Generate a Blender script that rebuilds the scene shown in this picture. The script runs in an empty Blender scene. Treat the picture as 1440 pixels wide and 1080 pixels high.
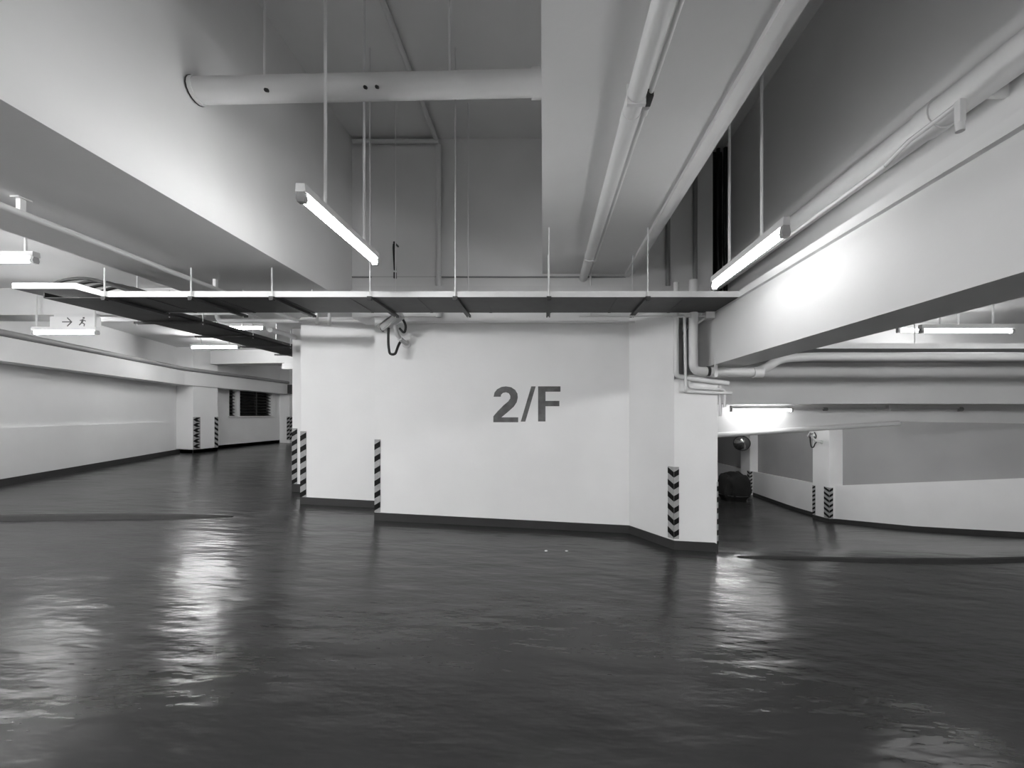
import bpy, bmesh, math, random
from mathutils import Vector, Matrix
random.seed(7)
scene = bpy.context.scene
C = scene.collection

# ---------------------------------------------------------------- camera, world, exposure
F_PX, VPX, VPY, EYE = 560.0, 764.0, 585.0, 1.5
cam_d = bpy.data.cameras.new('camera')
cam = bpy.data.objects.new('camera', cam_d); C.objects.link(cam)
cam.location = (0, 0, EYE); cam.rotation_euler = (math.pi/2, 0, 0)
cam_d.sensor_width = 36.0; cam_d.lens = 36.0*F_PX/1440.0
cam_d.shift_x = (720-VPX)/1440.0
cam_d.shift_y = (VPY-540)/1440.0
cam_d.clip_start = 0.05
scene.camera = cam
w = bpy.data.worlds.new('night'); scene.world = w; w.use_nodes = True
w.node_tree.nodes['Background'].inputs[0].default_value = (0.004, 0.004, 0.004, 1)
w.node_tree.nodes['Background'].inputs[1].default_value = 1.0
vs = scene.view_settings
vs.view_transform = 'Standard'; vs.look = 'None'; vs.gamma = 1.0; vs.use_curve_mapping = False
vs.exposure = 0.27
# brightness of the tubes, lamp row by lamp row, added fill rows included
POWER = dict(hang_left=74.0, hang_right=23.0, fill_mid_left=60.0, fill_mid_right=160.0, fill_rear_left=315.0, fill_rear_right=205.0, left_near=26.0, left_bay=66.0, left_far=115.0, right_bay=17.0, ramp=20.0, fill_ramp_low=280.0, fill_ramp_mid=95.0, fill_ramp_far=170.0)

# ---------------------------------------------------------------- materials (all neutral grey: the photograph is black and white)
def mat(name, v, rough=0.6, metal=0.0, vary=0.0, vscale=3.0, bump=0.0, bscale=60.0, emit=0.0, spec=0.5):
    m = bpy.data.materials.new(name); m.use_nodes = True
    nt = m.node_tree; b = nt.nodes['Principled BSDF']
    b.inputs['Base Color'].default_value = (v, v, v, 1)
    b.inputs['Roughness'].default_value = rough
    b.inputs['Metallic'].default_value = metal
    b.inputs['Specular IOR Level'].default_value = spec
    if emit:
        b.inputs['Emission Color'].default_value = (1, 1, 1, 1)
        b.inputs['Emission Strength'].default_value = emit
    if vary or bump:
        tc = nt.nodes.new('ShaderNodeTexCoord')
    if vary:
        n = nt.nodes.new('ShaderNodeTexNoise'); n.inputs['Scale'].default_value = vscale; n.inputs['Detail'].default_value = 6
        r = nt.nodes.new('ShaderNodeMapRange')
        r.inputs['From Min'].default_value = 0.3; r.inputs['From Max'].default_value = 0.7
        r.inputs['To Min'].default_value = v*(1-vary); r.inputs['To Max'].default_value = v*(1+vary)
        nt.links.new(tc.outputs['Object'], n.inputs['Vector'])
        nt.links.new(n.outputs['Fac'], r.inputs['Value'])
        nt.links.new(r.outputs['Result'], b.inputs['Base Color'])
    if bump:
        n2 = nt.nodes.new('ShaderNodeTexNoise'); n2.inputs['Scale'].default_value = bscale; n2.inputs['Detail'].default_value = 4
        bp = nt.nodes.new('ShaderNodeBump'); bp.inputs['Strength'].default_value = bump; bp.inputs['Distance'].default_value = 0.01
        nt.links.new(tc.outputs['Object'], n2.inputs['Vector'])
        nt.links.new(n2.outputs['Fac'], bp.inputs['Height'])
        nt.links.new(bp.outputs['Normal'], b.inputs['Normal'])
    return m

M = {
 'wall':   mat('painted_wall', 0.78, 0.55, vary=0.03, vscale=1.5, bump=0.08, bscale=25),
 'beam':   mat('painted_concrete', 0.75, 0.6, vary=0.04, vscale=1.2, bump=0.1, bscale=20),
 'grey':   mat('shaded_wall_grey', 0.33, 0.6, vary=0.06, vscale=0.8, bump=0.08, bscale=20),  # grey carries the shade on the wall above the ramp parapet
 'skirt':  mat('skirting_paint', 0.032, 0.5, vary=0.1, vscale=4, spec=0.25),
 'joint':  mat('floor_ridge_shade', 0.02, 0.7, vary=0.2, vscale=9),  # floor colour darkened to paint the shade on the ridges
 'pipe':   mat('painted_pipe', 0.72, 0.4, vary=0.03, vscale=4),
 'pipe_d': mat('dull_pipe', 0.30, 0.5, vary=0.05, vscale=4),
 'galv':   mat('pale_steel_rail', 0.78, 0.38, vary=0.03, vscale=6),
 'rod':    mat('white_rod', 0.75, 0.4),
 'dark':   mat('dark_steel', 0.035, 0.5, vary=0.25, vscale=7),
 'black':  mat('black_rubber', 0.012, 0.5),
 'cover':  mat('black_cover_cloth', 0.005, 0.9, bump=0.3, bscale=8),
 'house':  mat('lamp_housing', 0.7, 0.35),
 'cap':    mat('lamp_end_grey', 0.35, 0.4),
 'sign':   mat('lit_sign_face', 0.62, 0.5, emit=0.12),
 'signmk': mat('sign_mark', 0.10, 0.5),
 'letter': mat('stencil_paint', 0.105, 0.6, vary=0.35, vscale=9),
 'tape_l': mat('pale_tape', 0.33, 0.6, vary=0.12, vscale=30),
 'tape_d': mat('black_tape', 0.006, 0.6, spec=0.15),
 'frame':  mat('window_frame', 0.75, 0.35),
 'slat':   mat('dark_louvre', 0.02, 0.3),
 'cctv':   mat('camera_casing', 0.6, 0.4),
 'mirror': mat('mirror_face', 0.35, 0.12, metal=0.9),
}
# floor: painted, glossy, wavy with trowel marks
def floor_mat():
    m = bpy.data.materials.new('glossy_floor_paint'); m.use_nodes = True
    nt = m.node_tree; b = nt.nodes['Principled BSDF']
    tc = nt.nodes.new('ShaderNodeTexCoord')
    def noise(scale, detail, sx=1, sy=1, rot=0):
        mp = nt.nodes.new('ShaderNodeMapping'); mp.inputs['Scale'].default_value = (sx, sy, 1); mp.inputs['Rotation'].default_value = (0, 0, rot)
        n = nt.nodes.new('ShaderNodeTexNoise'); n.inputs['Scale'].default_value = scale; n.inputs['Detail'].default_value = detail
        nt.links.new(tc.outputs['Object'], mp.inputs['Vector']); nt.links.new(mp.outputs['Vector'], n.inputs['Vector'])
        return n.outputs['Fac']
    def spread(fac, lo, hi, sock):
        r = nt.nodes.new('ShaderNodeMapRange'); r.interpolation_type = 'SMOOTHSTEP'
        r.inputs['From Min'].default_value = 0.1; r.inputs['From Max'].default_value = 0.9
        r.inputs['To Min'].default_value = lo; r.inputs['To Max'].default_value = hi
        nt.links.new(fac, r.inputs['Value']); nt.links.new(r.outputs['Result'], sock)
    spread(noise(0.5, 2), 0.026, 0.040, b.inputs['Base Color'])
    spread(noise(0.8, 1), 0.19, 0.268, b.inputs['Roughness'])
    b1 = nt.nodes.new('ShaderNodeBump'); b1.inputs['Strength'].default_value = 1.0; b1.inputs['Distance'].default_value = 0.015
    nt.links.new(noise(1.6, 1, 1.0, 2.4, 0.6), b1.inputs['Height'])
    b2 = nt.nodes.new('ShaderNodeBump'); b2.inputs['Strength'].default_value = 1.0; b2.inputs['Distance'].default_value = 0.0050
    nt.links.new(noise(5.0, 2, 1.0, 3.0, -0.45), b2.inputs['Height']); nt.links.new(b1.outputs['Normal'], b2.inputs['Normal'])
    nt.links.new(b2.outputs['Normal'], b.inputs['Normal'])
    b.inputs['Specular IOR Level'].default_value = 0.40
    return m
M['floor'] = floor_mat()
for k, v in POWER.items(): M['tube_'+k] = mat('glowing_tube_'+k, 0.9, 0.4, emit=v)

# ---------------------------------------------------------------- helpers
def obj(name, bm, m, parent=None, smooth=False):
    me = bpy.data.meshes.new(name)
    bmesh.ops.recalc_face_normals(bm, faces=bm.faces)
    bm.to_mesh(me); bm.free()
    if smooth:
        for p in me.polygons: p.use_smooth = True
        me.set_sharp_from_angle(angle=math.radians(40))
    me.materials.append(M[m])
    o = bpy.data.objects.new(name, me); C.objects.link(o)
    if parent is not None:
        o.parent = parent
        o.matrix_parent_inverse = Matrix.Translation(-parent.location)      # meshes carry place in their vertices
    return o
def tag(o, label, cat, group=None, kind=None):
    o['label'] = label; o['category'] = cat
    if group: o['group'] = group
    if kind: o['kind'] = kind
    return o
def thing(name, label, cat, loc, group=None):
    o = bpy.data.objects.new(name, None); C.objects.link(o); o.location = loc
    o.empty_display_size = 0.1
    return tag(o, label, cat, group)
def struct(name, bm, m, label, cat, smooth=False):
    return tag(obj(name, bm, m, None, smooth), label, cat, None, 'structure')
def bx(bm, x0, x1, y0, y1, z0, z1):
    v = [bm.verts.new(p) for p in ((x0,y0,z0),(x1,y0,z0),(x1,y1,z0),(x0,y1,z0),(x0,y0,z1),(x1,y0,z1),(x1,y1,z1),(x0,y1,z1))]
    for f in ((0,3,2,1),(4,5,6,7),(0,1,5,4),(1,2,6,5),(2,3,7,6),(3,0,4,7)): bm.faces.new([v[i] for i in f])
    return bm
def box(*a): return bx(bmesh.new(), *a)
def bbox(x0, x1, y0, y1, z0, z1, r=0.006):          # box with bevelled edges
    bm = box(x0, x1, y0, y1, z0, z1)
    bmesh.ops.bevel(bm, geom=bm.edges[:], offset=r, segments=2, affect='EDGES', profile=0.7)
    return bm
def prism(pts, a, b, axis='z', bm=None):            # polygon extruded along an axis; a, b numbers or lists per vertex
    bm = bm or bmesh.new(); n = len(pts)
    A = a if isinstance(a, (list, tuple)) else [a]*n
    B = b if isinstance(b, (list, tuple)) else [b]*n
    def P(p, t):
        return (p[0], p[1], t) if axis == 'z' else ((p[0], t, p[1]) if axis == 'y' else (t, p[0], p[1]))
    lo = [bm.verts.new(P(p, A[i])) for i, p in enumerate(pts)]
    hi = [bm.verts.new(P(p, B[i])) for i, p in enumerate(pts)]
    bm.faces.new(lo); bm.faces.new(hi[::-1])
    for i in range(n): bm.faces.new([lo[i], lo[(i+1) % n], hi[(i+1) % n], hi[i]])
    return bm
def fillet(pts, r, n=5):
    pts = [Vector(p) for p in pts]; out = [pts[0]]
    for i in range(1, len(pts)-1):
        p, a, b = pts[i], pts[i-1], pts[i+1]
        da, db = (a-p), (b-p)
        rr = min(r, da.length*0.49, db.length*0.49)
        s, e = p+da.normalized()*rr, p+db.normalized()*rr
        for k in range(n+1):
            t = k/n
            out.append(s*(1-t)**2 + p*2*t*(1-t) + e*t*t)
    out.append(pts[-1]); return out
def tube(pts, r, n=12, bend=0.0, bm=None, radii=None):
    bm = bm or bmesh.new()
    P = fillet(pts, bend) if bend else [Vector(p) for p in pts]
    rings = []; u = None
    for i, p in enumerate(P):
        d = (P[min(i+1, len(P)-1)] - P[max(i-1, 0)]).normalized()
        if u is None:
            u = d.orthogonal().normalized()
        u = (u - d*u.dot(d)).normalized(); v = d.cross(u)
        rr = radii[i] if radii else r
        rings.append([bm.verts.new(p + (u*math.cos(2*math.pi*k/n) + v*math.sin(2*math.pi*k/n))*rr) for k in range(n)])
    for a, b in zip(rings, rings[1:]):
        for k in range(n): bm.faces.new([a[k], a[(k+1) % n], b[(k+1) % n], b[k]])
    bm.faces.new(rings[0][::-1]); bm.faces.new(rings[-1])
    return bm
def path_wall(line, z0, z1, t, bm=None):             # upright wall along a plan polyline, thickness t to its left side; z lists per vertex
    bm = bm or bmesh.new(); n = len(line)
    L = [Vector((p[0], p[1])) for p in line]; off = []
    for i in range(n):
        d1 = (L[i]-L[i-1]).normalized() if i else (L[1]-L[0]).normalized()
        d2 = (L[i+1]-L[i]).normalized() if i < n-1 else d1
        n1, n2 = Vector((-d1.y, d1.x)), Vector((-d2.y, d2.x))
        m = (n1+n2).normalized(); off.append(L[i] + m*(t/max(0.4, m.dot(n1))))
    Z0 = z0 if isinstance(z0, list) else [z0]*n
    Z1 = z1 if isinstance(z1, list) else [z1]*n
    rows = []
    for i in range(n):
        rows.append([bm.verts.new(q) for q in ((L[i].x, L[i].y, Z0[i]), (L[i].x, L[i].y, Z1[i]), (off[i].x, off[i].y, Z1[i]), (off[i].x, off[i].y, Z0[i]))])
    for a, b in zip(rows, rows[1:]):
        for k in range(4): bm.faces.new([a[k], a[(k+1) % 4], b[(k+1) % 4], b[k]])
    bm.faces.new(rows[0]); bm.faces.new(rows[-1][::-1])
    return bm
def lerp(x, pts):
    if x <= pts[0][0]: return pts[0][1]
    for (a, u), (b, v) in zip(pts, pts[1:]):
        if x <= b:
            t = (x-a)/(b-a); return u + (v-u)*t
    return pts[-1][1]

# ---------------------------------------------------------------- the setting: floor
RAMP = [(0, 0), (0.5, 0.07), (2.2, 0.53), (4.0, 0.90), (5.9, 1.20), (8.0, 1.34), (10.9, 1.43), (16, 1.50)]
def crest(x): return 4.42 + 0.117*(x-2.18)
def zf(x, y):
    z = 0.056 - 0.051*max(-10.5, min(6.0, x))
    if x > 1.96 and y > crest(x): z -= lerp(y-crest(x), RAMP)
    return z
bm = bmesh.new()
xs = [-12 + 0.4*i for i in range(34)] + [1.5, 1.75, 1.95, 1.97] + [2.2 + 0.35*i for i in range(30)]
ys = [-6 + 0.4*i for i in range(26)] + [4.3 + 0.2*i for i in range(12)] + [6.8 + 0.5*i for i in range(31)]
grid = [[bm.verts.new((x, y, zf(x, y))) for x in xs] for y in ys]
for j in range(len(ys)-1):
    for i in range(len(xs)-1):
        bm.faces.new([grid[j][i], grid[j][i+1], grid[j+1][i+1], grid[j+1][i]])
struct('floor', bm, 'floor', 'glossy dark painted concrete floor with scuffed wavy sheen', 'floor', smooth=True)
def ridge(pts, name, label):                          # low lip across the floor, its shade painted in
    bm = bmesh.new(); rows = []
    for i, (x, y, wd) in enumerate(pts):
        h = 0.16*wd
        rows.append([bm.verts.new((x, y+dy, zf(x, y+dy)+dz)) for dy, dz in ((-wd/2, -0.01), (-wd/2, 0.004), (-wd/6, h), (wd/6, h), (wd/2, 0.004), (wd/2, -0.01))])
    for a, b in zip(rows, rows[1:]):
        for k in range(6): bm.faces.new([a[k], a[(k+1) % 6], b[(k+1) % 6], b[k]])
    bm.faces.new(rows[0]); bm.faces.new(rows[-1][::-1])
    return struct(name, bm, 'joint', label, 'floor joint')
ridge([(-10.0, 4.15, .24), (-8.0, 4.27, .24), (-6.0, 4.40, .24), (-5.2, 4.62, .24), (-4.5, 4.78, .21), (-4.05, 4.88, .14), (-3.85, 4.93, .04)], 'trim_1', 'raised floor ridge on the left with painted-in shade, tapering to a point')
ridge([(2.15, 4.40, .03), (2.5, 4.43, .09), (3.2, 4.47, .13), (4.0, 4.52, .17), (5.0, 4.66, .18), (6.0, 4.87, .17), (8.0, 5.1, .18), (10.0, 5.3, .18)], 'trim_2', 'raised floor ridge with painted-in shade at the top of the ramp on the right')

# ---------------------------------------------------------------- the setting: middle wall, pillars
wall_mid = struct('wall_middle', prism([(-2.16, 5.1), (1.10, 5.1), (1.49, 4.54), (1.49, 5.5), (-2.16, 5.5)], -0.2, 2.76), 'wall', 'pale middle wall with the large stencilled floor number', 'wall')
struct('wall_pillar', bbox(1.49, 1.99, 4.54, 9.0, -1.2, 1.92, .012), 'wall', 'short pale pillar at the right end of the middle wall', 'pillar')
struct('wall_pillar', bbox(-3.50, -2.10, 5.74, 9.2, -0.2, 2.93, .012), 'wall', 'pale pillar set back at the left end of the middle wall', 'pillar')
struct('wall_pillar', bbox(-4.10, -3.45, 6.50, 9.0, -0.2, 2.93, .012), 'wall', 'narrow pale wall end showing behind the left pillar', 'pillar')
# upper back wall above the tray, with a dark recess on its right
struct('wall_back', prism([(-2.45, 5.1), (2.17, 5.1), (2.17, 5.5), (-2.45, 5.5)], 2.76, 5.05), 'beam', 'pale upper back wall above the cable tray', 'wall')
struct('wall_back', box(1.45, 2.0, 5.45, 5.6, 1.8, 2.75), 'beam', 'shaded wall behind the bent pipes beside the right pillar', 'wall')
struct('wall_back', box(2.1, 2.75, 6.3, 6.4, 2.70, 5.05), 'black', 'back of the cable riser recess, blackened for its shade', 'wall')  # black colour carries the unlit depth of the recess
struct('wall_panel', bbox(-2.19, -1.36, 5.075, 5.1, 2.765, 4.93, .004), 'beam', 'raised flat panel on the upper back wall', 'panel')

# stencilled 2/F: paint on the wall
def px_wall(cx, cy, y=5.0985):
    return ((500+cx/4.8-VPX)/F_PX*5.1, y, EYE-((400+cy/4.8)-VPY)/F_PX*5.1)
TWO = [(932,758),(938,730),(955,708),(985,692),(1015,688),(1050,694),(1078,712),(1093,738),(1095,765),(1088,795),(1068,825),(1035,855),(1005,880),(985,897),(1098,897),(1098,930),(930,930),(930,890),(960,855),(1000,815),(1030,790),(1044,770),(1045,752),(1035,735),(1015,728),(995,732),(982,745),(980,758)]
SLASH = [(1186,688),(1216,688),(1146,926),(1115,926)]
EFF = [(1232,688),(1383,688),(1383,724),(1282,724),(1282,786),(1376,786),(1376,822),(1282,822),(1282,925),(1232,925)]
for nm, poly in (('painted_digit', TWO), ('painted_slash', SLASH), ('painted_letter', EFF)):
    bm = prism([(px_wall(*p)[0], px_wall(*p)[2]) for p in poly], 5.0975, 5.1005, 'y')
    obj(nm, bm, 'letter', wall_mid)

# skirtings (floor paint turned up the walls)
def skirt(name, line, label, h=0.10, t=0.012):
    sub = []
    for (a, b) in zip(line, line[1:]):
        n = max(1, int(math.hypot(b[0]-a[0], b[1]-a[1])/0.6))
        sub += [(a[0]+(b[0]-a[0])*k/n, a[1]+(b[1]-a[1])*k/n) for k in range(n)]
    sub.append(line[-1])
    bm = path_wall(sub, [zf(*p)-0.05 for p in sub], [zf(*p)+h for p in sub], -t)
    return struct(name, bm, 'skirt', label, 'skirting')
skirt('baseboard_middle', [(-2.16, 5.1), (1.10, 5.1), (1.49, 4.54), (1.955, 4.54), (1.99, 4.54)], 'dark painted skirting along the foot of the middle wall and right pillar')
skirt('baseboard_middle', [(-3.50, 5.74), (-2.10, 5.74)], 'dark painted skirting at the foot of the set-back left pillar')
skirt('baseboard_middle', [(-4.10, 6.50), (-3.50, 6.50)], 'dark painted skirting at the narrow wall end on the left', h=.13)

# ---------------------------------------------------------------- the setting: beams and ceilings of the middle bay
struct('beam', prism([(-4.15, 2.93), (-2.45, 2.93), (-2.45, 5.05), (-4.15, 5.05)], -6, 9.2, 'y'), 'beam', 'broad deep pale beam overhead on the left', 'beam')
struct('beam', prism([(-0.01, 3.32), (1.165, 3.32), (1.165, 5.05), (-0.01, 5.05)], -6, 5.1, 'y'), 'beam', 'hanging pale beam overhead in the middle with pipes under it', 'beam')
struct('beam', prism([(1.9, 2.07), (2.30, 2.07), (2.30, 2.5), (2.75, 2.5), (2.75, 5.05), (2.4, 5.05), (2.4, 2.72), (1.9, 2.72), (1.9, 2.655), (1.935, 2.655), (1.935, 2.605), (1.9, 2.605)], -6, 5.5, 'y'), 'beam', 'long pale grooved beam overhead on the right', 'beam')
struct('ceiling', box(-4.2, 2.8, -6, 6.4, 5.05, 5.2), 'beam', 'dark high ceiling above the middle bay', 'ceiling')
struct('wall_rear', box(-12, 13, -6.1, -6.0, -1, 5.2), 'wall', 'pale wall behind the viewpoint', 'wall')

# ---------------------------------------------------------------- the setting: left bay
struct('ceiling', box(-12, -4.1, -6, 16, 3.3, 3.45), 'beam', 'low pale ceiling of the left bay', 'ceiling')
struct('beam', bbox(-9.5, -4.1, 5.6, 5.98, 2.92, 3.31, .01), 'beam', 'cross beam of the left bay above the arrow sign', 'beam')
struct('beam', prism([(-9.6, 11.0), (-4.1, 10.4), (-4.1, 10.9), (-9.6, 11.5)], 2.93, 3.31), 'beam', 'far cross beam of the left bay', 'beam')
LW = [(-5.2, -6), (-6.9, 2.0), (-8.15, 5.97), (-9.58, 10.4), (-9.58, 11.2), (-9.50, 11.9)]
struct('wall_left', path_wall(LW, -0.2, 3.32, 0.3), 'wall', 'long pale wall of the left bay', 'wall')
bm = path_wall([(-5.15, -6), (-6.85, 2.0), (-8.10, 5.97), (-9.35, 9.85)], [0.0]*4, [1.30, 1.31, 1.32, 1.36], 0.1)
struct('wall_left_ledge', bm, 'wall', 'slightly thicker lower half of the long left wall', 'wall')
struct('wall_pillar', bbox(-9.7, -9.15, 10.4, 11.2, -0.2, 3.32, .012), 'wall', 'pale pillar on the far left wall with an arrow-striped corner', 'pillar')
# window wall at far left (plane x = -9.5) with opening y 12.15-14.05, z 1.5-2.5
bm = bmesh.new()
bx(bm, -9.8, -9.5, 11.15, 16, -0.2, 1.5)
bx(bm, -9.8, -9.5, 11.15, 12.0, 1.5, 3.32)
bx(bm, -9.8, -9.5, 14.1, 16, 1.5, 3.32)
bx(bm, -9.8, -9.5, 12.0, 14.1, 2.5, 3.32)
struct('wall_left', bm, 'wall', 'far left wall around the louvred window', 'wall')
struct('wall_pillar', bbox(-9.6, -9.14, 14.35, 15.2, -0.2, 3.32, .012), 'wall', 'farthest pale pillar on the left beside the window', 'pillar')
struct('wall_far', box(-10, 2.0, 16, 16.2, -0.2, 3.4), 'wall', 'far end wall of the left bay', 'wall')
# beam that runs along the left wall
bm = path_wall([(-4.9, -6), (-6.6, 2.0), (-7.83, 5.97), (-9.10, 10.1), (-9.14, 14.3)], 2.29, 2.64, 0.5)
struct('beam', bm, 'beam', 'low pale beam running along the left wall', 'beam')
bm = tube([(-5.1, -4, 2.70), (-6.62, 2.0, 2.70), (-7.87, 5.97, 2.70), (-9.12, 10.1, 2.70), (-9.16, 14.3, 2.70)], 0.05, 10)  # dull pipe drawn in place of a shadow line on the beam
tag(obj('wall_pipe', bm, 'pipe_d', None, True), 'dull thin pipe added as the shadow line along the top of the left wall beam', 'pipe')
skirt('baseboard_left', [(-9.55, 12.0), (-9.55, 11.2)][::-1] and [(-6.79, 2.0), (-8.04, 5.97), (-9.48, 10.39)][::-1], 'dark skirting along the long left wall', t=0.012)
skirt('baseboard_left', [(-9.15, 11.2), (-9.15, 10.4), (-9.6, 10.4)], 'dark skirting around the far left pillar')
skirt('baseboard_left', [(-9.5, 14.35), (-9.5, 11.2)], 'dark skirting under the louvred window')
# window
win = struct('window_1', box(-9.62, -9.50, 12.0, 12.05, 1.5, 2.5), 'frame', 'dark louvred window in the far left wall', 'window')
obj('window_frame', box(-9.62, -9.46, 13.92, 14.1, 1.5, 2.5), 'frame', win)
obj('window_sill', box(-9.70, -9.44, 12.0, 14.1, 1.47, 1.5), 'frame', win)
obj('mullion', box(-9.60, -9.46, 12.30, 12.42, 1.5, 2.5), 'frame', win)
obj('mullion', box(-9.60, -9.52, 13.2, 13.24, 1.5, 2.5), 'slat', win)
for k in range(9):
    z = 1.55 + 0.1*k
    for (a, b) in ((12.06, 12.29), (12.43, 13.91)):
        bm = prism([(-9.62, z), (-9.52, z-0.05), (-9.515, z-0.04), (-9.615, z+0.01)], a, b, 'y')
        obj('louvre_slat', bm, 'slat', win)
obj('night_backing', box(-9.9, -9.86, 11.9, 14.2, 1.3, 2.6), 'black', win)

# ---------------------------------------------------------------- the setting: right bay and ramp
struct('ceiling', box(2.7, 13, -6, 6.3, 2.95, 3.1), 'beam', 'low pale ceiling of the right bay', 'ceiling')
struct('ceiling', box(1.9, 13, 6.5, 22, 2.6, 2.75), 'beam', 'ceiling above the descending ramp', 'ceiling')
struct('beam', bbox(1.9, 13, 6.25, 6.6, 1.69, 2.97, .01), 'beam', 'shaded cross beam over the ramp on the right', 'beam')
pts = [(1.9, 1.16), (3.12, 1.19), (6.4, 1.40), (9.0, 1.36), (13, 1.34), (13, 2.65), (1.9, 2.65)]
struct('beam', prism(pts, 7.1, 7.45, 'y'), 'beam', 'lower tilted cross beam over the ramp behind the tube lamp', 'beam')
RW  = [(10.5, -6), (10.2, 3), (9.05, 7.4), (8.07, 11.0), (8.12, 11.7), (8.42, 16.0), (8.45, 16.7), (8.6, 21.5)]
RWT = [1.0, 0.9, 0.35, -0.42, -0.52, -0.73, -0.76, -0.85]
struct('wall_right', path_wall(RW, [-2.2]*8, RWT, -0.14), 'wall', 'low white parapet wall down the right side of the ramp', 'wall')
struct('wall_right', path_wall([(p[0]+0.20, p[1]) for p in RW], -2.2, 3.0, -0.2), 'grey', 'wall rising behind the white parapet on the right, greyed for its shade', 'wall')
struct('wall_pillar', bbox(7.90, 8.32, 11.0, 11.68, -2, 2.62, .012), 'wall', 'pale pillar on the ramp wall carrying a small camera', 'pillar')
struct('wall_pillar', bbox(8.30, 8.7, 16.0, 16.75, -2.2, 2.62, .012), 'wall', 'farther pale pillar on the ramp wall with the round mirror', 'pillar')
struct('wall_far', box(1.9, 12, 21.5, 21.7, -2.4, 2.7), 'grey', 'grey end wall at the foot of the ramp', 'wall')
struct('wall_core', box(1.6, 1.97, 9.0, 21.6, -2.4, 2.7), 'wall', 'inner side wall of the ramp', 'wall')
def off_skirt(line, label): return skirt('baseboard_right', line, label, h=0.11, t=0.015)
off_skirt([(10.19, 3), (9.04, 7.4), (8.065, 10.99)], 'dark skirting along the near ramp parapet')
off_skirt([(8.2, 11.0), (7.90, 11.0), (7.90, 11.68)][::1] if False else [(8.1, 10.995), (7.90, 10.995), (7.895, 11.68)][::-1][::-1], 'dark skirting around the ramp pillar with the camera')
off_skirt([(8.115, 11.7), (8.415, 16.0)][::-1][::-1], 'dark skirting along the far ramp parapet')

# ---------------------------------------------------------------- lamps
def lamp(row, p0, p1, label, rods=(), ceil=5.05, r=0.021, group='tube lamps', wall_y=None, hw=0.030, gap=0.030):
    """batten lamp from p0 to p1 (ends of the glowing tube); rods = fractions along it"""
    a, b = Vector(p0), Vector(p1); d = (b-a).normalized(); mid = (a+b)/2
    side = Vector((-d.y, d.x, 0)).normalized(); up = Vector((0, 0, 1))
    t = thing('tube_lamp', label, 'lamp', tuple(mid), group)
    tt = obj('glowing_tube', tube([a+d*0.012, b-d*0.012], r, 14), 'tube_'+row, t, True)
    # trapezoid housing above the tube
    bm = bmesh.new(); rings = []
    for q in (a-d*0.03, b+d*0.03):
        rings.append([bm.verts.new(q+side*s+up*h) for s, h in ((-hw, gap), (hw, gap), (hw*0.87, gap+0.048), (-hw*0.87, gap+0.048))])
    for k in range(4): bm.faces.new([rings[0][k], rings[0][(k+1) % 4], rings[1][(k+1) % 4], rings[1][k]])
    bm.faces.new(rings[0]); bm.faces.new(rings[1])
    obj('housing', bm, 'house', t)
    for q, s in ((a, -1), (b, 1)):
        e = q + d*s*0.012
        bm = bmesh.new(); rr = []
        for k in (-0.016, 0.016):
            rr.append([bm.verts.new(e+d*k+side*x+up*z) for x, z in ((-0.02, -0.028), (0.02, -0.028), (0.027, -0.005), (0.018, gap+0.002), (-0.018, gap+0.002), (-0.027, -0.005))])
        for k in range(6): bm.faces.new([rr[0][k], rr[0][(k+1) % 6], rr[1][(k+1) % 6], rr[1][k]])
        bm.faces.new(rr[0]); bm.faces.new(rr[1])
        obj('lamp_holder', bm, 'cap', t)
    if wall_y:
        for fr in (0.2, 0.8):
            q = a + (b-a)*fr
            obj('wall_bracket', box(q.x-0.02, q.x+0.02, q.y+0.02, wall_y, q.z+0.035, q.z+0.07), 'house', t)
    for fr in rods:
        q = a + (b-a)*fr
        obj('hanger_rod', tube([q+up*0.07, Vector((q.x, q.y, ceil))], 0.010, 8), 'rod', t, True)
    return t
lamp('hang_left', (-1.41, 2.34, 2.774), (-1.41, 3.33, 2.792), 'bright tube lamp hanging from two rods near the left beam', rods=(0.24, 0.80))
lamp('hang_right', (1.455, 2.41, 2.603), (1.455, 3.385, 2.603), 'bright tube lamp hanging from two rods near the right beam', rods=(0.25, 0.72), hw=0.022, gap=0.040)
lamp('left_near', (-5.75, 3.7, 2.945), (-4.74, 3.7, 2.945), 'tube lamp at the left edge hung in front of the cross beam', rods=(0.2, 0.93), ceil=3.3)
lamp('left_bay', (-7.04, 5.52, 2.655), (-6.20, 5.52, 2.655), 'tube lamp just below the arrow sign', rods=(0.02, 0.98), ceil=3.3)
lamp('left_far', (-7.98, 9.05, 3.06), (-6.94, 9.05, 3.06), 'tube lamp far left above the louvred window', rods=(0.2, 0.8), ceil=3.3)
lamp('left_bay', (-5.85, 6.9, 3.02), (-4.85, 6.9, 3.02), 'tube lamp partly hidden above the branch cable tray', rods=(0.2, 0.8), ceil=3.3)
lamp('right_bay', (4.76, 5.0, 2.565), (5.87, 5.0, 2.565), 'nearer of two tube lamps under the right ceiling', rods=(0.2, 0.8), ceil=2.95)
lamp('right_bay', (5.05, 5.65, 2.71), (6.1, 5.65, 2.71), 'rear of two tube lamps under the right ceiling', rods=(0.2, 0.8), ceil=2.95)
lamp('ramp', (3.26, 6.88, 1.60), (4.28, 6.88, 1.60), 'tube lamp fixed to the tilted ramp beam', rods=(), wall_y=7.1)
lamp('fill_ramp_low', (5.2, 8.7, 2.42), (6.25, 8.7, 2.42), 'fill lamp added over the ramp, hidden right behind the tilted beam', rods=(0.2, 0.8), ceil=2.6)  # unseen, added to brighten the ramp
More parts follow.
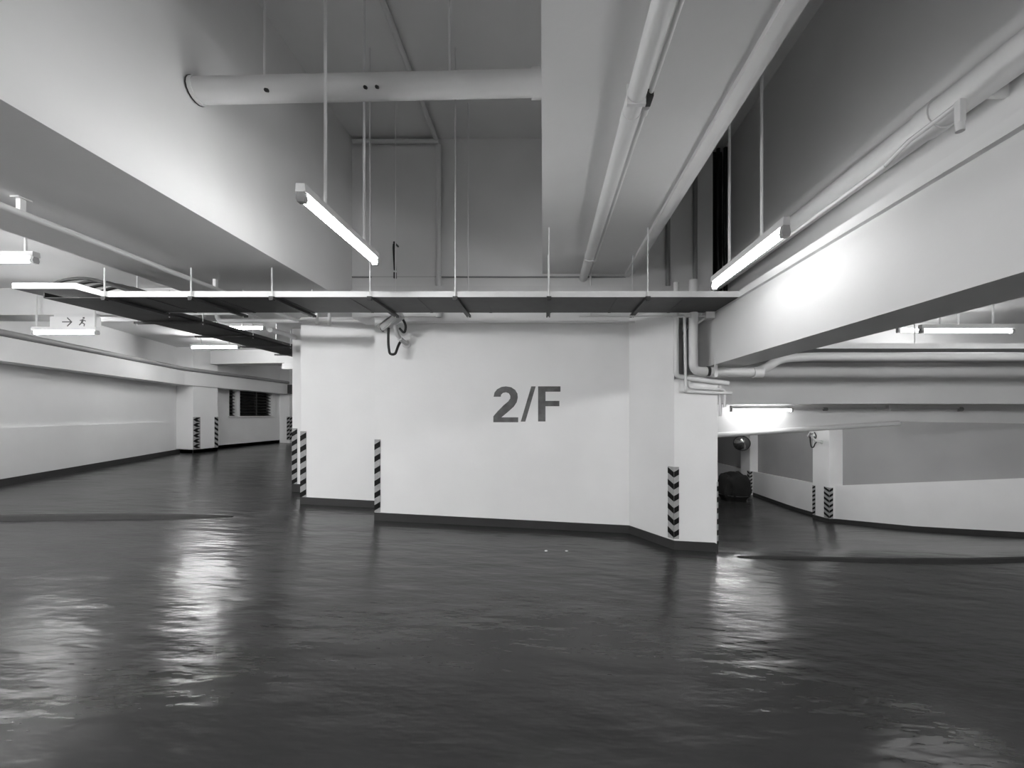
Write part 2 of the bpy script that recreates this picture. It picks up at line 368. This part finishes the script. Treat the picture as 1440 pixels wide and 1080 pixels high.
lamp('fill_ramp_mid', (4.05, 8.3, 1.72), (5.1, 8.3, 1.72), 'low hung fill lamp added over the ramp, hidden behind the tilted beam', rods=(0.2, 0.8), ceil=2.6)  # unseen, added to throw a highlight on the near floor
lamp('fill_ramp_far', (5.6, 13.0, 2.40), (6.7, 13.0, 2.40), 'fill lamp added far down the ramp, hidden behind the tilted beam', rods=(0.2, 0.8), ceil=2.6)  # unseen, added to light the lower ramp
# unseen fill lamps added around the viewpoint to brighten walls and beams
lamp('fill_mid_left', (-1.50, -0.95, 2.86), (-1.50, 0.10, 2.86), 'added fill lamp hanging overhead at the viewpoint by the left beam', rods=(0.24, 0.80))
lamp('fill_mid_right', (1.572, -0.95, 2.69), (1.572, 0.10, 2.69), 'added fill lamp hanging overhead at the viewpoint by the right beam', rods=(0.24, 0.80))
for y, which in ((-2.4, 'rearmost'), (-1.0, 'third'), (0.1, 'second'), (1.0, 'foremost')):
    lamp('fill_rear_left', (-5.8, y, 2.92), (-4.75, y, 2.92), which+' of four added left bay fill lamps beside and behind the viewpoint', rods=(0.2, 0.8), ceil=3.3)
for y, which in ((-2.6, 'rearmost'), (-1.5, 'third'), (-0.4, 'second'), (0.6, 'foremost')):
    lamp('fill_rear_right', (4.3, y, 2.6), (5.35, y, 2.6), which+' of four added right bay fill lamps beside and behind the viewpoint', rods=(0.2, 0.8), ceil=2.95)
lamp('left_far', (-7.0, 12.5, 3.08), (-5.95, 12.5, 3.08), 'fill lamp added at the far left, hidden behind the set-back pillar', rods=(0.2, 0.8), ceil=3.3)  # unseen, added to brighten the window wall and its floor

# ---------------------------------------------------------------- main cable tray
tr = thing('cable_tray', 'long cable tray hung across the middle wall with a pale front rail', 'cable tray', (0, 4.15, 2.66))
TX0, TX1, TY0, TY1, TZ = -4.25, 1.9, 3.86, 4.46, 2.655
bm = prism([(TX0, TZ), (TX1, TZ), (TX1, TZ+0.055), (TX0-0.02, TZ+0.055), (-4.53, TZ+0.135), (-5.15, TZ+0.135), (-5.15, TZ+0.08), (-4.55, TZ+0.08)], TY0, TY0+0.012, 'y')
obj('front_rail', bm, 'galv', tr)
obj('back_rail', box(TX0, TX1, TY1-0.012, TY1, TZ, TZ+0.055), 'galv', tr)
obj('tray_bottom', box(TX0, TX1, TY0+0.012, TY1-0.012, TZ, TZ+0.006), 'dark', tr)
bm = prism([(TX0, TZ), (TX0, TZ+0.006), (-4.55, TZ+0.086), (-5.15, TZ+0.086), (-5.15, TZ+0.08), (-4.55, TZ+0.08)], TY0+0.012, TY1-0.012, 'y')
obj('raised_tray_end', bm, 'dark', tr)
hx = [(-4.235, 2.93), (-3.40, 2.93), (-2.62, 2.93), (-1.675, 5.05), (-0.85, 5.05), (0.055, 3.32), (1.01, 3.32)]
for x, top in hx:
    obj('support_channel', box(x-0.022, x+0.022, TY0-0.03, TY1+0.10, TZ-0.028, TZ-0.002), 'dark', tr)
    obj('hanger_rod', tube([(x, TY0-0.015, TZ-0.04), (x, TY0-0.015, top)], 0.007, 8), 'rod', tr, True)
    obj('hanger_rod', tube([(x, TY1+0.05, TZ-0.04), (x, TY1+0.05, top)], 0.006, 8), 'rod', tr, True)
    obj('rod_nut', bbox(x-0.018, x+0.018, TY0-0.033, TY0+0.003, TZ-0.042, TZ-0.022, .003), 'black', tr)
for k in range(9):
    x = -3.9 + 0.66*k
    obj('rung', box(x, x+0.03, TY0+0.012, TY1-0.012, TZ-0.004, TZ), 'dark', tr)
# cables lying in the tray
for i, (yy, nm) in enumerate(((3.98, 'nearest'), (4.10, 'second'), (4.22, 'third'), (4.34, 'farthest'))):
    pts = [(1.85, yy, TZ+0.025), (-3.9, yy, TZ+0.025), (-4.25, yy+0.02, TZ+0.13+0.012*i), (-4.60, yy+0.04, TZ+0.25+0.012*i), (-4.95, yy+0.08, TZ+0.22), (-5.2, yy+0.12, TZ+0.12)]
    tag(obj('tray_cable', tube(pts, 0.016, 8, bend=0.2), 'dark', None, True), nm+' dark cable lying in the main tray, rising at its left end', 'cable', 'cables in the tray')
# branch tray going back on the left
bt = thing('cable_tray', 'dark branch cable tray running back along the left bay', 'cable tray', (-4.6, 6.2, 2.66))
obj('tray_bottom', box(-4.92, -4.25, 3.92, 8.8, 2.660, 2.668), 'dark', bt)
obj('side_rail', box(-4.92, -4.908, 3.92, 8.8, 2.66, 2.715), 'dark', bt)
obj('side_rail', box(-4.262, -4.25, 4.47, 8.8, 2.66, 2.715), 'dark', bt)
for y in (4.9, 5.75, 6.6, 7.45, 8.3):
    obj('support_channel', box(-5.02, -4.16, y-0.02, y+0.02, 2.632, 2.658), 'dark', bt)
    for x in (-5.0, -4.19):
        obj('hanger_rod', tube([(x, y, 2.62), (x, y, 3.3 if x < -4.5 else 2.93)], 0.006, 8), 'rod', bt, True)
# wide tray under the right ceiling
rt = thing('cable_tray', 'wide pale cable tray under the right bay ceiling', 'cable tray', (6, 5.5, 2.33))
obj('front_rail', box(2.4, 9.55, 4.9, 4.915, 2.33, 2.395), 'galv', rt)
obj('tray_bottom', box(2.4, 9.55, 4.915, 6.24, 2.33, 2.338), 'pipe_d', rt)
for x in (3.2, 4.6, 6.0, 7.4, 8.8):
    obj('hanger_rod', tube([(x, 4.93, 2.33), (x, 4.93, 2.95)], 0.007, 8), 'rod', rt, True)

# ---------------------------------------------------------------- pipes
def pipe(name, pts, r, label, m='pipe', bend=0.0, cat='pipe', n=14, parts=()):
    p = Vector(pts[0])
    t = thing(name, label, cat, tuple(p)) if parts else None
    o = obj('pipe_run' if parts else name, tube(pts, r, n, bend), m, t, True)
    if not parts: return tag(o, label, cat)
    for nm, bmx, mm in parts: obj(nm, bmx, mm, t, True)
    return t
def ring(p, d, r, ln): 
    p = Vector(p); d = Vector(d).normalized(); return tube([p-d*ln/2, p+d*ln/2], r, 18)
Yp = 2.80
pipe('drain_pipe', [(-2.47, Yp, 3.785), (0.0, Yp, 3.84)], 0.080, 'thick white pipe crossing between the left and middle beams', n=22, parts=[
    ('collar', ring((-2.44, Yp, 3.786), (1, 0, .02), 0.090, 0.008), 'black'),
    ('collar', ring((-2.425, Yp, 3.786), (1, 0, .02), 0.087, 0.03), 'pipe'),
    ('collar', ring((-0.05, Yp, 3.839), (1, 0, .02), 0.092, 0.07), 'pipe'),
    ('hanger_rod', tube([(-1.96, Yp, 3.86), (-1.96, Yp, 5.05)], 0.008, 8), 'rod'),
    ('hanger_rod', tube([(-0.66, Yp, 3.90), (-0.66, Yp, 5.05)], 0.008, 8), 'rod'),
    ('bolt', ring((-1.90, Yp-0.055, 3.745), (0, 1, .7), 0.012, 0.05), 'black'),
    ('bolt', ring((-1.22, Yp-0.058, 3.762), (0, 1, .7), 0.011, 0.05), 'black'),
    ('bolt', ring((-1.14, Yp-0.058, 3.764), (0, 1, .7), 0.011, 0.05), 'black')])
pipe('sprinkler_pipe', [(0.512, -5.9, 3.267), (0.512, 5.1, 3.267)], 0.052, 'white pipe fixed under the middle beam beside a thin conduit', n=18, parts=[
    ('coupling', ring((0.512, 2.35, 3.267), (0, 1, 0), 0.055, 0.09), 'pipe'),
    ('pipe_clip', bbox(0.46, 0.564, 2.18, 2.205, 3.21, 3.325, .004), 'pipe'),
    ('pipe_clip', bbox(0.46, 0.564, 4.4, 4.43, 3.21, 3.325, .004), 'pipe')])
pipe('conduit', [(0.588, -5.9, 3.27), (0.588, 4.95, 3.27), (0.588, 4.95, 2.75)], 0.013, 'thin white conduit beside the middle beam pipe, with a black joint', bend=0.05, n=10, parts=[
    ('black_joint', bbox(0.572, 0.604, 2.17, 2.25, 3.245, 3.285, .006), 'black'),
    ('joint_collar', ring((0.588, 2.30, 3.265), (0, 1, 0), 0.02, 0.05), 'pipe'),
    ('joint_collar', ring((0.588, 4.6, 3.265), (0, 1, 0), 0.02, 0.06), 'pipe')])
t = thing('cable_trunking', 'slim white trunking along the right edge of the middle beam', 'trunking', (1.05, 0, 3.29))
obj('trunking_body', box(1.04, 1.09, -5.9, 5.09, 3.285, 3.32), 'pipe', t)
obj('trunking_lid', box(1.035, 1.095, -5.9, 5.09, 3.276, 3.285), 'pipe', t)
pipe('wall_pipe', [(2.26, -5.9, 3.22), (2.26, 5.4, 3.22)], 0.085, 'thick white pipe along the wall above the right beam', n=20, parts=[
    ('coupling', ring((2.26, 2.30, 3.22), (0, 1, 0), 0.095, 0.10), 'pipe'),
    ('pipe_clip', bbox(2.26, 2.4, 2.05, 2.075, 3.15, 3.29, .004), 'pipe')])
pipe('conduit', [(2.02, 2.35, 2.98), (2.02, 5.0, 2.98)], 0.014, 'thin white conduit below the thick right wall pipe', n=10, parts=[
    ('sprinkler_head', ring((2.02, 1.93, 2.90), (0, 0, 1), 0.018, 0.04), 'pipe'),
    ('head_bracket', bbox(2.005, 2.035, 1.915, 1.945, 2.92, 3.03, .004), 'pipe'),
    ('head_arm', tube([(2.02, 2.36, 2.98), (2.02, 2.2, 3.02), (2.02, 1.93, 3.02)], 0.012, 8), 'pipe')])
pipe('soffit_pipe', [(-3.43, -5.9, 2.83), (-3.43, 5.55, 2.83)], 0.023, 'thin white pipe hung beneath the broad left beam', n=12, parts=[
    ('pipe_hanger', box(-3.445, -3.415, 2.60, 2.63, 2.82, 2.93), 'pipe'),
    ('pipe_hanger', box(-3.445, -3.415, 4.15, 4.18, 2.82, 2.93), 'pipe'),
    ('hanger_plate', box(-3.46, -3.40, 2.58, 2.65, 2.922, 2.931), 'pipe')])
pipe('soffit_pipe', [(-2.76, 4.85, 2.62), (-2.76, 4.85, 2.93)], 0.02, 'short white pipe stub standing up to the left beam above the tray', n=10)
pipe('soffit_pipe', [(-2.66, 4.95, 2.62), (-2.66, 4.95, 2.88)], 0.02, 'shorter white pipe stub beside the left beam edge above the tray', n=10)
pipe('wall_conduit', [(-2.42, 5.06, 4.99), (-1.335, 5.06, 4.99)], 0.028, 'white pipe lying level high on the back wall', n=10)
pipe('wall_conduit', [(-1.325, 5.05, 2.75), (-1.325, 5.05, 4.93)], 0.032, 'white pipe rising up the back wall to the level pipe', n=10)
pipe('ceiling_conduit', [(-1.36, -2.0, 5.015), (-1.36, 5.06, 5.015)], 0.028, 'dim pipe running along the high ceiling to the back wall', n=10)
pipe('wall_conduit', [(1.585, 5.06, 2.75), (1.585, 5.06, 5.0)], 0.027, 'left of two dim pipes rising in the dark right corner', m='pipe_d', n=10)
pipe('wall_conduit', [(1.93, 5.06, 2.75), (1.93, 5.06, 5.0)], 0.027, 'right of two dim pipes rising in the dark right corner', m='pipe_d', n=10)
t = thing('cable_riser', 'black cables rising in the dark recess at the right corner', 'cables', (2.28, 5.3, 2.7))
for i, (x, y) in enumerate(((2.20, 5.25), (2.245, 5.3), (2.29, 5.22), (2.335, 5.3), (2.375, 5.2))):
    obj('riser_cable', tube([(x, y, 2.72), (x+.008, y, 3.3), (x-.006, y, 3.9), (x+.004, y, 5.0)], 0.026, 8), 'black', t, True)
obj('recess_shade_sheet', box(2.175, 2.395, 5.34, 5.36, 2.72, 5.04), 'black', t)  # black sheet stands for the unlit recess behind the cables
t = thing('cable_trunking', 'white trunking along the back wall just above the main tray', 'trunking', (-0.3, 4.85, 3.0))
obj('trunking_body', prism([(-2.36, 2.99), (-2.28, 3.075), (1.95, 3.075), (1.95, 2.99)], 4.82, 4.90, 'y'), 'pipe', t)
for x in (-1.6, -0.4, 0.8): obj('bracket', box(x, x+0.03, 4.90, 5.1, 2.99, 3.02), 'pipe', t)
pipe('wall_conduit', [(-2.44, 5.085, 3.275), (1.05, 5.085, 3.275)], 0.011, 'thin dark cable along the back wall above the white trunking', m='pipe_d', n=8)
# black hose on the upper back wall
pipe('hose', [(-1.88, 5.02, 3.60), (-1.86, 4.97, 3.655), (-1.865, 4.97, 3.60), (-1.85, 4.97, 3.32)], 0.017, 'black hose hanging from a hook on the back wall', m='black', bend=0.03, n=10, parts=[
    ('hook', tube([(-1.85, 5.08, 3.66), (-1.86, 4.96, 3.665)], 0.012, 8), 'dark'),
    ('hose_end', ring((-1.85, 4.97, 3.255), (0, 0, 1), 0.019, 0.07), 'black')])

# pipes at the right pillar
pipe('conduit', [(-2.14, 5.075, 2.69), (1.22, 5.03, 2.69), (1.52, 4.50, 2.63), (1.585, 4.47, 2.63), (1.60, 4.47, 1.78), (1.60, 4.50, 1.775), (2.12, 4.48, 1.755)], 0.016, 'slim conduit along the top of the middle wall bending down at the pillar', bend=0.05, n=10)
pipe('wall_pipe', [(1.495, 4.48, 3.0), (1.495, 4.48, 1.95), (1.60, 4.49, 1.93), (2.10, 4.52, 1.87)], 0.028, 'medium white pipe dropping beside the right pillar and turning right', bend=0.08, n=12)
pipe('wall_conduit', [(1.64, 4.50, 1.95), (1.64, 4.50, 1.82), (2.05, 4.50, 1.80), (2.05, 4.50, 1.60)], 0.014, 'thin conduit across the head of the right pillar', bend=0.04, n=10)
pipe('drain_pipe', [(1.68, 4.46, 3.02), (1.68, 4.46, 2.0), (1.86, 4.46, 2.0), (2.40, 4.46, 1.985), (2.76, 4.62, 2.17), (3.2, 4.66, 2.195), (9.7, 4.66, 2.195)], 0.050, 'thick white drain pipe bending at the right pillar under the right beam', bend=0.13, n=18, parts=[
    ('clamp', ring((1.845, 4.46, 2.0), (1, 0, 0), 0.056, 0.03), 'dark'),
    ('coupling', ring((2.40, 4.46, 1.986), (1, 0, 0), 0.058, 0.10), 'pipe'),
    ('pipe_strap', bbox(1.895, 1.93, 4.40, 4.42, 1.93, 2.22, .003), 'pipe'),
    ('coupling', ring((2.80, 4.635, 2.18), (1, 0, 0), 0.056, 0.08), 'pipe')])
pipe('wall_conduit', [(2.02, 4.545, 1.86), (2.02, 4.545, 1.50)], 0.016, 'short vertical conduit at the right pillar edge', n=8)
t = thing('junction_box', 'small pale junction box at the right end of the main tray', 'junction box', (1.86, 4.44, 2.62))
obj('box_body', bbox(1.80, 1.90, 4.40, 4.50, 2.58, 2.66, .008), 'pipe', t)
obj('box_stub', tube([(1.80, 4.45, 2.59), (1.72, 4.47, 2.53)], 0.012, 8), 'pipe', t, True)
pipe('conduit', [(0.4, 4.44, 2.612), (1.80, 4.44, 2.612)], 0.008, 'thin wire conduit under the main tray leading to the junction box', n=8)
# left pillar conduits
pipe('conduit', [(-4.60, 5.62, 3.0), (-4.60, 5.62, 2.84), (-2.25, 5.62, 2.84)], 0.030, 'white conduit crossing above the left pillar', bend=0.08, n=10, parts=[
    ('conduit_box', bbox(-2.34, -2.22, 5.57, 5.67, 2.80, 2.92, .006), 'pipe')])
pipe('conduit', [(-4.05, 5.9, 2.78), (-4.05, 8.8, 2.78)], 0.04, 'white pipe running back beside the branch cable tray', n=10)
# right ramp
pipe('ramp_pipe', [(1.99, 7.06, 1.13), (3.13, 7.06, 1.165), (6.3, 7.06, 1.375)], 0.045, 'white pipe along the bottom edge of the tilted ramp beam', n=12)
pipe('conduit', [(4.35, 7.06, 1.63), (6.05, 7.06, 1.63)], 0.012, 'thin conduit on the tilted ramp beam beside the tube lamp', m='pipe', n=8, parts=[
    ('joint', ring((5.0, 7.06, 1.62), (1, 0, 0), 0.03, 0.06), 'pipe_d'), ('joint', ring((5.95, 7.06, 1.63), (1, 0, 0), 0.028, 0.12), 'pipe')])
t = thing('tube_lamp', 'unlit tube lamp batten on the tilted ramp beam', 'lamp', (6.6, 7.0, 1.63))
obj('housing', bbox(6.1, 7.35, 7.03, 7.10, 1.63, 1.69, .006), 'pipe', t)
obj('unlit_tube', tube([(6.13, 7.03, 1.61), (7.3, 7.03, 1.61)], 0.016, 10), 'pipe', t, True)
obj('end_cap', ring((7.38, 7.05, 1.62), (1, 0, 0), 0.04, 0.06), 'cap', t)

# ---------------------------------------------------------------- signs
def sign(x0, x1, y, z0, z1, label, arrow=True, ceil=3.3):
    t = thing('exit_sign', label, 'sign', ((x0+x1)/2, y, z0))
    obj('sign_panel', bbox(x0, x1, y-0.025, y+0.025, z0, z1, .004), 'sign', t)
    obj('sign_bracket', box(x0+.05, x1-.02, y-0.02, y+0.02, z1, z1+0.045), 'house', t)
    if arrow:
        u = (z1-z0); cx = x0+(x1-x0)*0.46; cz = (z0+z1)/2; f = y-0.027
        bm = bmesh.new()
        def seg(a, b, th):
            a, b = Vector(a), Vector(b); d = (b-a).normalized(); n = Vector((-d.y, d.x))*th/2
            prism([tuple(a+n), tuple(b+n), tuple(b-n), tuple(a-n)], f, f+0.003, 'y', bm)
        seg((cx-.13, cz), (cx+.0, cz), .014); seg((cx-.06, cz+.06), (cx+.005, cz-.004), .014); seg((cx-.06, cz-.06), (cx+.005, cz+.004), .014)
        obj('arrow', bm, 'signmk', t)
        bm = bmesh.new(); gx = x0+(x1-x0)*0.69
        seg((gx+.005, cz+.055), (gx+.03, cz+.055), .022); seg((gx+.01, cz+.035), (gx-.01, cz-.01), .026)
        seg((gx-.01, cz-.01), (gx+.03, cz-.03), .014); seg((gx+.03, cz-.03), (gx+.02, cz-.06), .012); seg((gx-.01, cz-.01), (gx-.045, cz-.045), .014)
        seg((gx+.01, cz+.03), (gx+.045, cz+.01), .012); seg((gx+.005, cz+.03), (gx-.035, cz+.02), .012)
        obj('running_figure', bm, 'signmk', t)
    return t
sign(-6.86, -6.20, 5.56, 2.735, 2.88, 'lit white sign with right arrow and running figure under the cross beam')
sign(-6.45, -6.06, 9.85, 2.66, 2.80, 'small lit white sign half hidden behind the left pillar', arrow=False)

# ---------------------------------------------------------------- security cameras
def cctv(o, k, label, s=1.0):
    o = Vector(o)
    t = thing('security_camera', label, 'camera', tuple(o))
    P = lambda x, y, z: (o.x+x*s, o.y+y*s, o.z+z*s)
    ang = math.radians(28)
    bm = box(-0.17*s, 0.15*s, -0.045*s, 0.045*s, -0.04*s, 0.04*s)
    bmesh.ops.bevel(bm, geom=bm.edges[:], offset=0.01*s, segments=2, affect='EDGES')
    mx = Matrix.Translation(P(-0.03, -0.26, 0.19)) @ Matrix.Rotation(-math.radians(20), 4, 'Z') @ Matrix.Rotation(-ang, 4, 'Y')
    bm.transform(mx); cs = obj('camera_casing', bm, 'cctv', t)
    bm = box(-0.21*s, 0.12*s, -0.055*s, 0.055*s, 0.043*s, 0.052*s); bm.transform(mx); obj('sun_shield', bm, 'cctv', cs)
    bm = tube([(-0.185*s, 0, 0), (-0.165*s, 0, 0)], 0.032*s, 12); bm.transform(mx); obj('lens', bm, 'black', cs, True)
    obj('swivel', tube([P(-0.0, -0.25, 0.15), P(0.0, -0.22, 0.05), P(0.02, -0.15, 0.0)], 0.026*s, 10, bend=.04*s), 'cctv', t, True)
    obj('bracket_arm', tube([P(0.02, -0.17, 0.0), P(0.05, -0.0, -0.04)], 0.03*s, 10), 'cctv', t, True)
    obj('wall_plate', ring(P(0.05, -0.008, -0.04), (0, 1, 0), 0.055*s, 0.016*s), 'cctv', t, True)
    obj('cable_loop', tube([P(0.07, -0.22, 0.24), P(0.115, -0.2, 0.15), P(0.09, -0.2, 0.05), P(0.03, -.2, .12)], 0.015*s, 8, bend=.06*s), 'black', t, True)
    obj('cable_loop', tube([P(-0.09, -0.24, 0.13), P(-0.10, -0.22, -0.08), P(-0.09, -0.2, -0.2), P(-0.03, -.18, -.2), P(0.0, -0.15, -0.08), P(0.01, -.1, -.02)], 0.016*s, 8, bend=.09*s), 'black', t, True)
    return t
cctv((-1.80, 5.1, 2.46), 0, 'security camera with looped black cables on the middle wall')
c2 = cctv((7.90, 11.35, 0.80), 0, 'small security camera at the head of the ramp pillar', s=1.0)
c2.rotation_euler = (0, 0, -math.pi/2)
t = thing('speaker_box', 'small dark box at the end of the left wall beam', 'box', (-9.0, 14.3, 2.3))
obj('box_body', bbox(-9.13, -8.95, 14.2, 14.5, 2.3, 2.62, .02), 'dark', t)
obj('box_bracket', box(-9.16, -9.12, 14.3, 14.4, 2.4, 2.5), 'pipe_d', t)

# ---------------------------------------------------------------- striped corner guards
def guard(corner, faces, z0, h, label, n=7, gap=0.004):
    """faces: list of (along, normal, width, pattern)"""
    t = thing('corner_guard', label, 'corner guard', (corner[0], corner[1], z0), 'striped corner guards')
    pitch = h/n
    for (al, no, wd, pat) in faces:
        al = Vector((al[0], al[1], 0)).normalized(); no = Vector((no[0], no[1], 0)).normalized()
        c = Vector((corner[0], corner[1], 0))
        def patch(poly, d0, d1, nm, m):
            bm = bmesh.new()
            lo = [bm.verts.new(c + al*u + no*d0 + Vector((0, 0, z0+v))) for u, v in poly]
            hi = [bm.verts.new(c + al*u + no*d1 + Vector((0, 0, z0+v))) for u, v in poly]
            bm.faces.new(lo); bm.faces.new(hi[::-1])
            for i in range(len(poly)): bm.faces.new([lo[i], lo[(i+1) % len(poly)], hi[(i+1) % len(poly)], hi[i]])
            obj(nm, bm, m, t)
        patch([(0, 0), (wd, 0), (wd, h), (0, h)], 0.0, 0.006, 'guard_backing', 'tape_l')
        for k in range(n):
            v = pitch*(k+0.12); th = pitch*0.46; s = min(pitch*0.5, wd*0.6)
            if pat == '+':   P = [(0, v), (wd, v+s), (wd, v+s+th), (0, v+th)]
            elif pat == '-': P = [(0, v+s), (wd, v), (wd, v+th), (0, v+s+th)]
            else:            P = [(wd, v), (wd*.45, v), (0, v+th*.85), (wd*.45, v+th*1.7), (wd, v+th*1.7), (wd*.55, v+th*.85)]
            P = [(u, min(h, vv)) for u, vv in P]
            patch(P, 0.003, 0.009, 'stripe', 'tape_d')
    return t
guard((-2.16, 5.1), [((1, 0), (0, -1), 0.075, '+')], 0.27, 0.93, 'striped guard on the left corner of the middle wall', n=6)
guard((-3.50, 5.74), [((1, 0), (0, -1), 0.085, '+')], 0.30, 0.98, 'striped guard on the front corner of the set-back left pillar', n=6)
guard((-4.10, 6.50), [((1, 0), (0, -1), 0.085, '+')], 0.36, 0.94, 'striped guard on the narrow wall end behind the left pillar', n=6)
guard((1.49, 4.54), [((-0.39, 0.56), (-0.56, -0.39), 0.08, '+'), ((1, 0), (0, -1), 0.055, '+')], 0.10, 0.82, 'chevron guard on the left corner of the short right pillar', n=6)
guard((1.99, 4.54), [((-1, 0), (0, -1), 0.012, '-'), ((0, 1), (1, 0), 0.08, '+')], 0.0, 0.75, 'thin edge-on striped guard on the right corner of the short right pillar', n=6)
guard((-9.15, 10.4), [((0, 1), (1, 0), 0.22, '<')], zf(-9.15, 10.4)+0.11, 0.84, 'arrow-striped guard on the near corner of the far left pillar', n=6)
guard((-9.15, 11.2), [((0, -1), (1, 0), 0.12, '+')], zf(-9.15, 11.2)+0.11, 0.84, 'slim striped guard on the rear corner of the far left pillar', n=6)
guard((-9.14, 14.35), [((-1, 0), (0, -1), 0.10, '-'), ((0, 1), (1, 0), 0.2, '+')], zf(-9.14, 14.35)+0.11, 0.84, 'striped guard on the farthest left pillar past the window', n=6)
guard((7.90, 11.0), [((1, 0), (0, -1), 0.10, '+'), ((0, 1), (-1, 0), 0.20, '+')], zf(7.9, 11.0)+0.11, 0.86, 'chevron guard on the near corner of the ramp pillar', n=6)
guard((7.90, 11.68), [((0, -1), (-1, 0), 0.12, '+')], zf(7.9, 11.68)+0.11, 0.86, 'slim striped guard on the rear corner of the ramp pillar', n=7)
guard((8.30, 16.0), [((1, 0), (0, -1), 0.10, '+'), ((0, 1), (-1, 0), 0.2, '+')], zf(8.3, 16.0)+0.10, 0.86, 'chevron guard on the farther ramp pillar', n=6)

# ---------------------------------------------------------------- mirror and covered bundle on the ramp
t = thing('convex_mirror', 'round convex mirror on the farther ramp pillar', 'mirror', (7.85, 15.9, 0.4))
bm = bmesh.new(); rings = []
for i in range(7):
    a = math.radians(60)*i/6; R = 0.30*math.sin(a)/math.sin(math.radians(60)); d = 0.17*(math.cos(a)-0.5)/0.5
    rings.append([bm.verts.new((R*math.cos(2*math.pi*k/24), R*math.sin(2*math.pi*k/24), d)) for k in range(24)] if i else [bm.verts.new((0, 0, d))])
for k in range(24): bm.faces.new([rings[0][0], rings[1][k], rings[1][(k+1) % 24]])
for a, b in zip(rings[1:], rings[2:]):
    for k in range(24): bm.faces.new([a[k], b[k], b[(k+1) % 24], a[(k+1) % 24]])
bm.faces.new(rings[-1][::-1])
mxm = Matrix.Translation((7.85, 15.75, 0.42)) @ (Vector((-0.45, -0.85, -0.30)).to_track_quat('Z', 'Y').to_matrix().to_4x4())
bm.transform(mxm); obj('mirror_dome', bm, 'mirror', t, True)
bm = bmesh.new(); ra = 0.305; n = 24
rr = [[bm.verts.new(((ra+dr)*math.cos(2*math.pi*k/n), (ra+dr)*math.sin(2*math.pi*k/n), dz)) for k in range(n)] for dr, dz in ((-0.02, 0.012), (0.012, 0.012), (0.012, -0.03), (-0.02, -0.03))]
for i in range(4):
    for k in range(n): bm.faces.new([rr[i][k], rr[(i+1) % 4][k], rr[(i+1) % 4][(k+1) % n], rr[i][(k+1) % n]])
bm.transform(mxm); obj('mirror_rim', bm, 'dark', t, True)
obj('mirror_arm', tube([(7.88, 15.80, 0.45), (8.1, 16.05, 0.45), (8.32, 16.2, 0.45)], 0.025, 8, bend=.05), 'pipe_d', t, True)
bm = bmesh.new()
bmesh.ops.create_icosphere(bm, subdivisions=4, radius=1.0)
from mathutils import noise as mnoise
for v in bm.verts:
    p = v.co.copy()
    k = 1 + 0.16*mnoise.noise(p*2.1) + 0.06*mnoise.noise(p*6)
    q = Vector((math.copysign(abs(p.x)**0.7, p.x), math.copysign(abs(p.y)**0.7, p.y), math.copysign(abs(p.z)**0.6, p.z)))*k
    fold = 1 + 0.05*math.sin(9*math.atan2(p.y, p.x))*(0.5-0.5*p.z)
    v.co = Vector((q.x*0.52*fold*(1-0.22*max(0, p.z)), q.y*0.6*fold, max(-0.5, q.z*0.54)))
bm.transform(Matrix.Translation((7.22, 15.1, zf(7.2, 15.1)+0.49)))
t = thing('covered_bundle', 'bulky black covered heap on the ramp beside the farther pillar', 'covered heap', (7.22, 15.1, zf(7.2, 15.1)))
obj('black_cover', bm, 'cover', t, True)
obj('cover_cord', tube([(7.22+0.56*math.cos(a), 15.1+0.66*math.sin(a), zf(7.2, 15.1)+0.22) for a in [2*math.pi*k/20 for k in range(21)]], 0.012, 6), 'dark', t, True)
# small litter on the floor in front of the wall
for i, (x, y, lab) in enumerate(((0.03, 4.25, 'tiny pale scrap on the floor before the middle wall, left of two'), (0.25, 4.28, 'tiny pale scrap on the floor before the middle wall, right of two'))):
    bm = bmesh.new(); bmesh.ops.create_icosphere(bm, subdivisions=1, radius=0.014)
    bm.transform(Matrix.Translation((x, y, zf(x, y)+0.007)) @ Matrix.Diagonal((1.3, 1, 0.5, 1)))
    tag(obj('paper_scrap', bm, 'rod'), lab, 'litter')
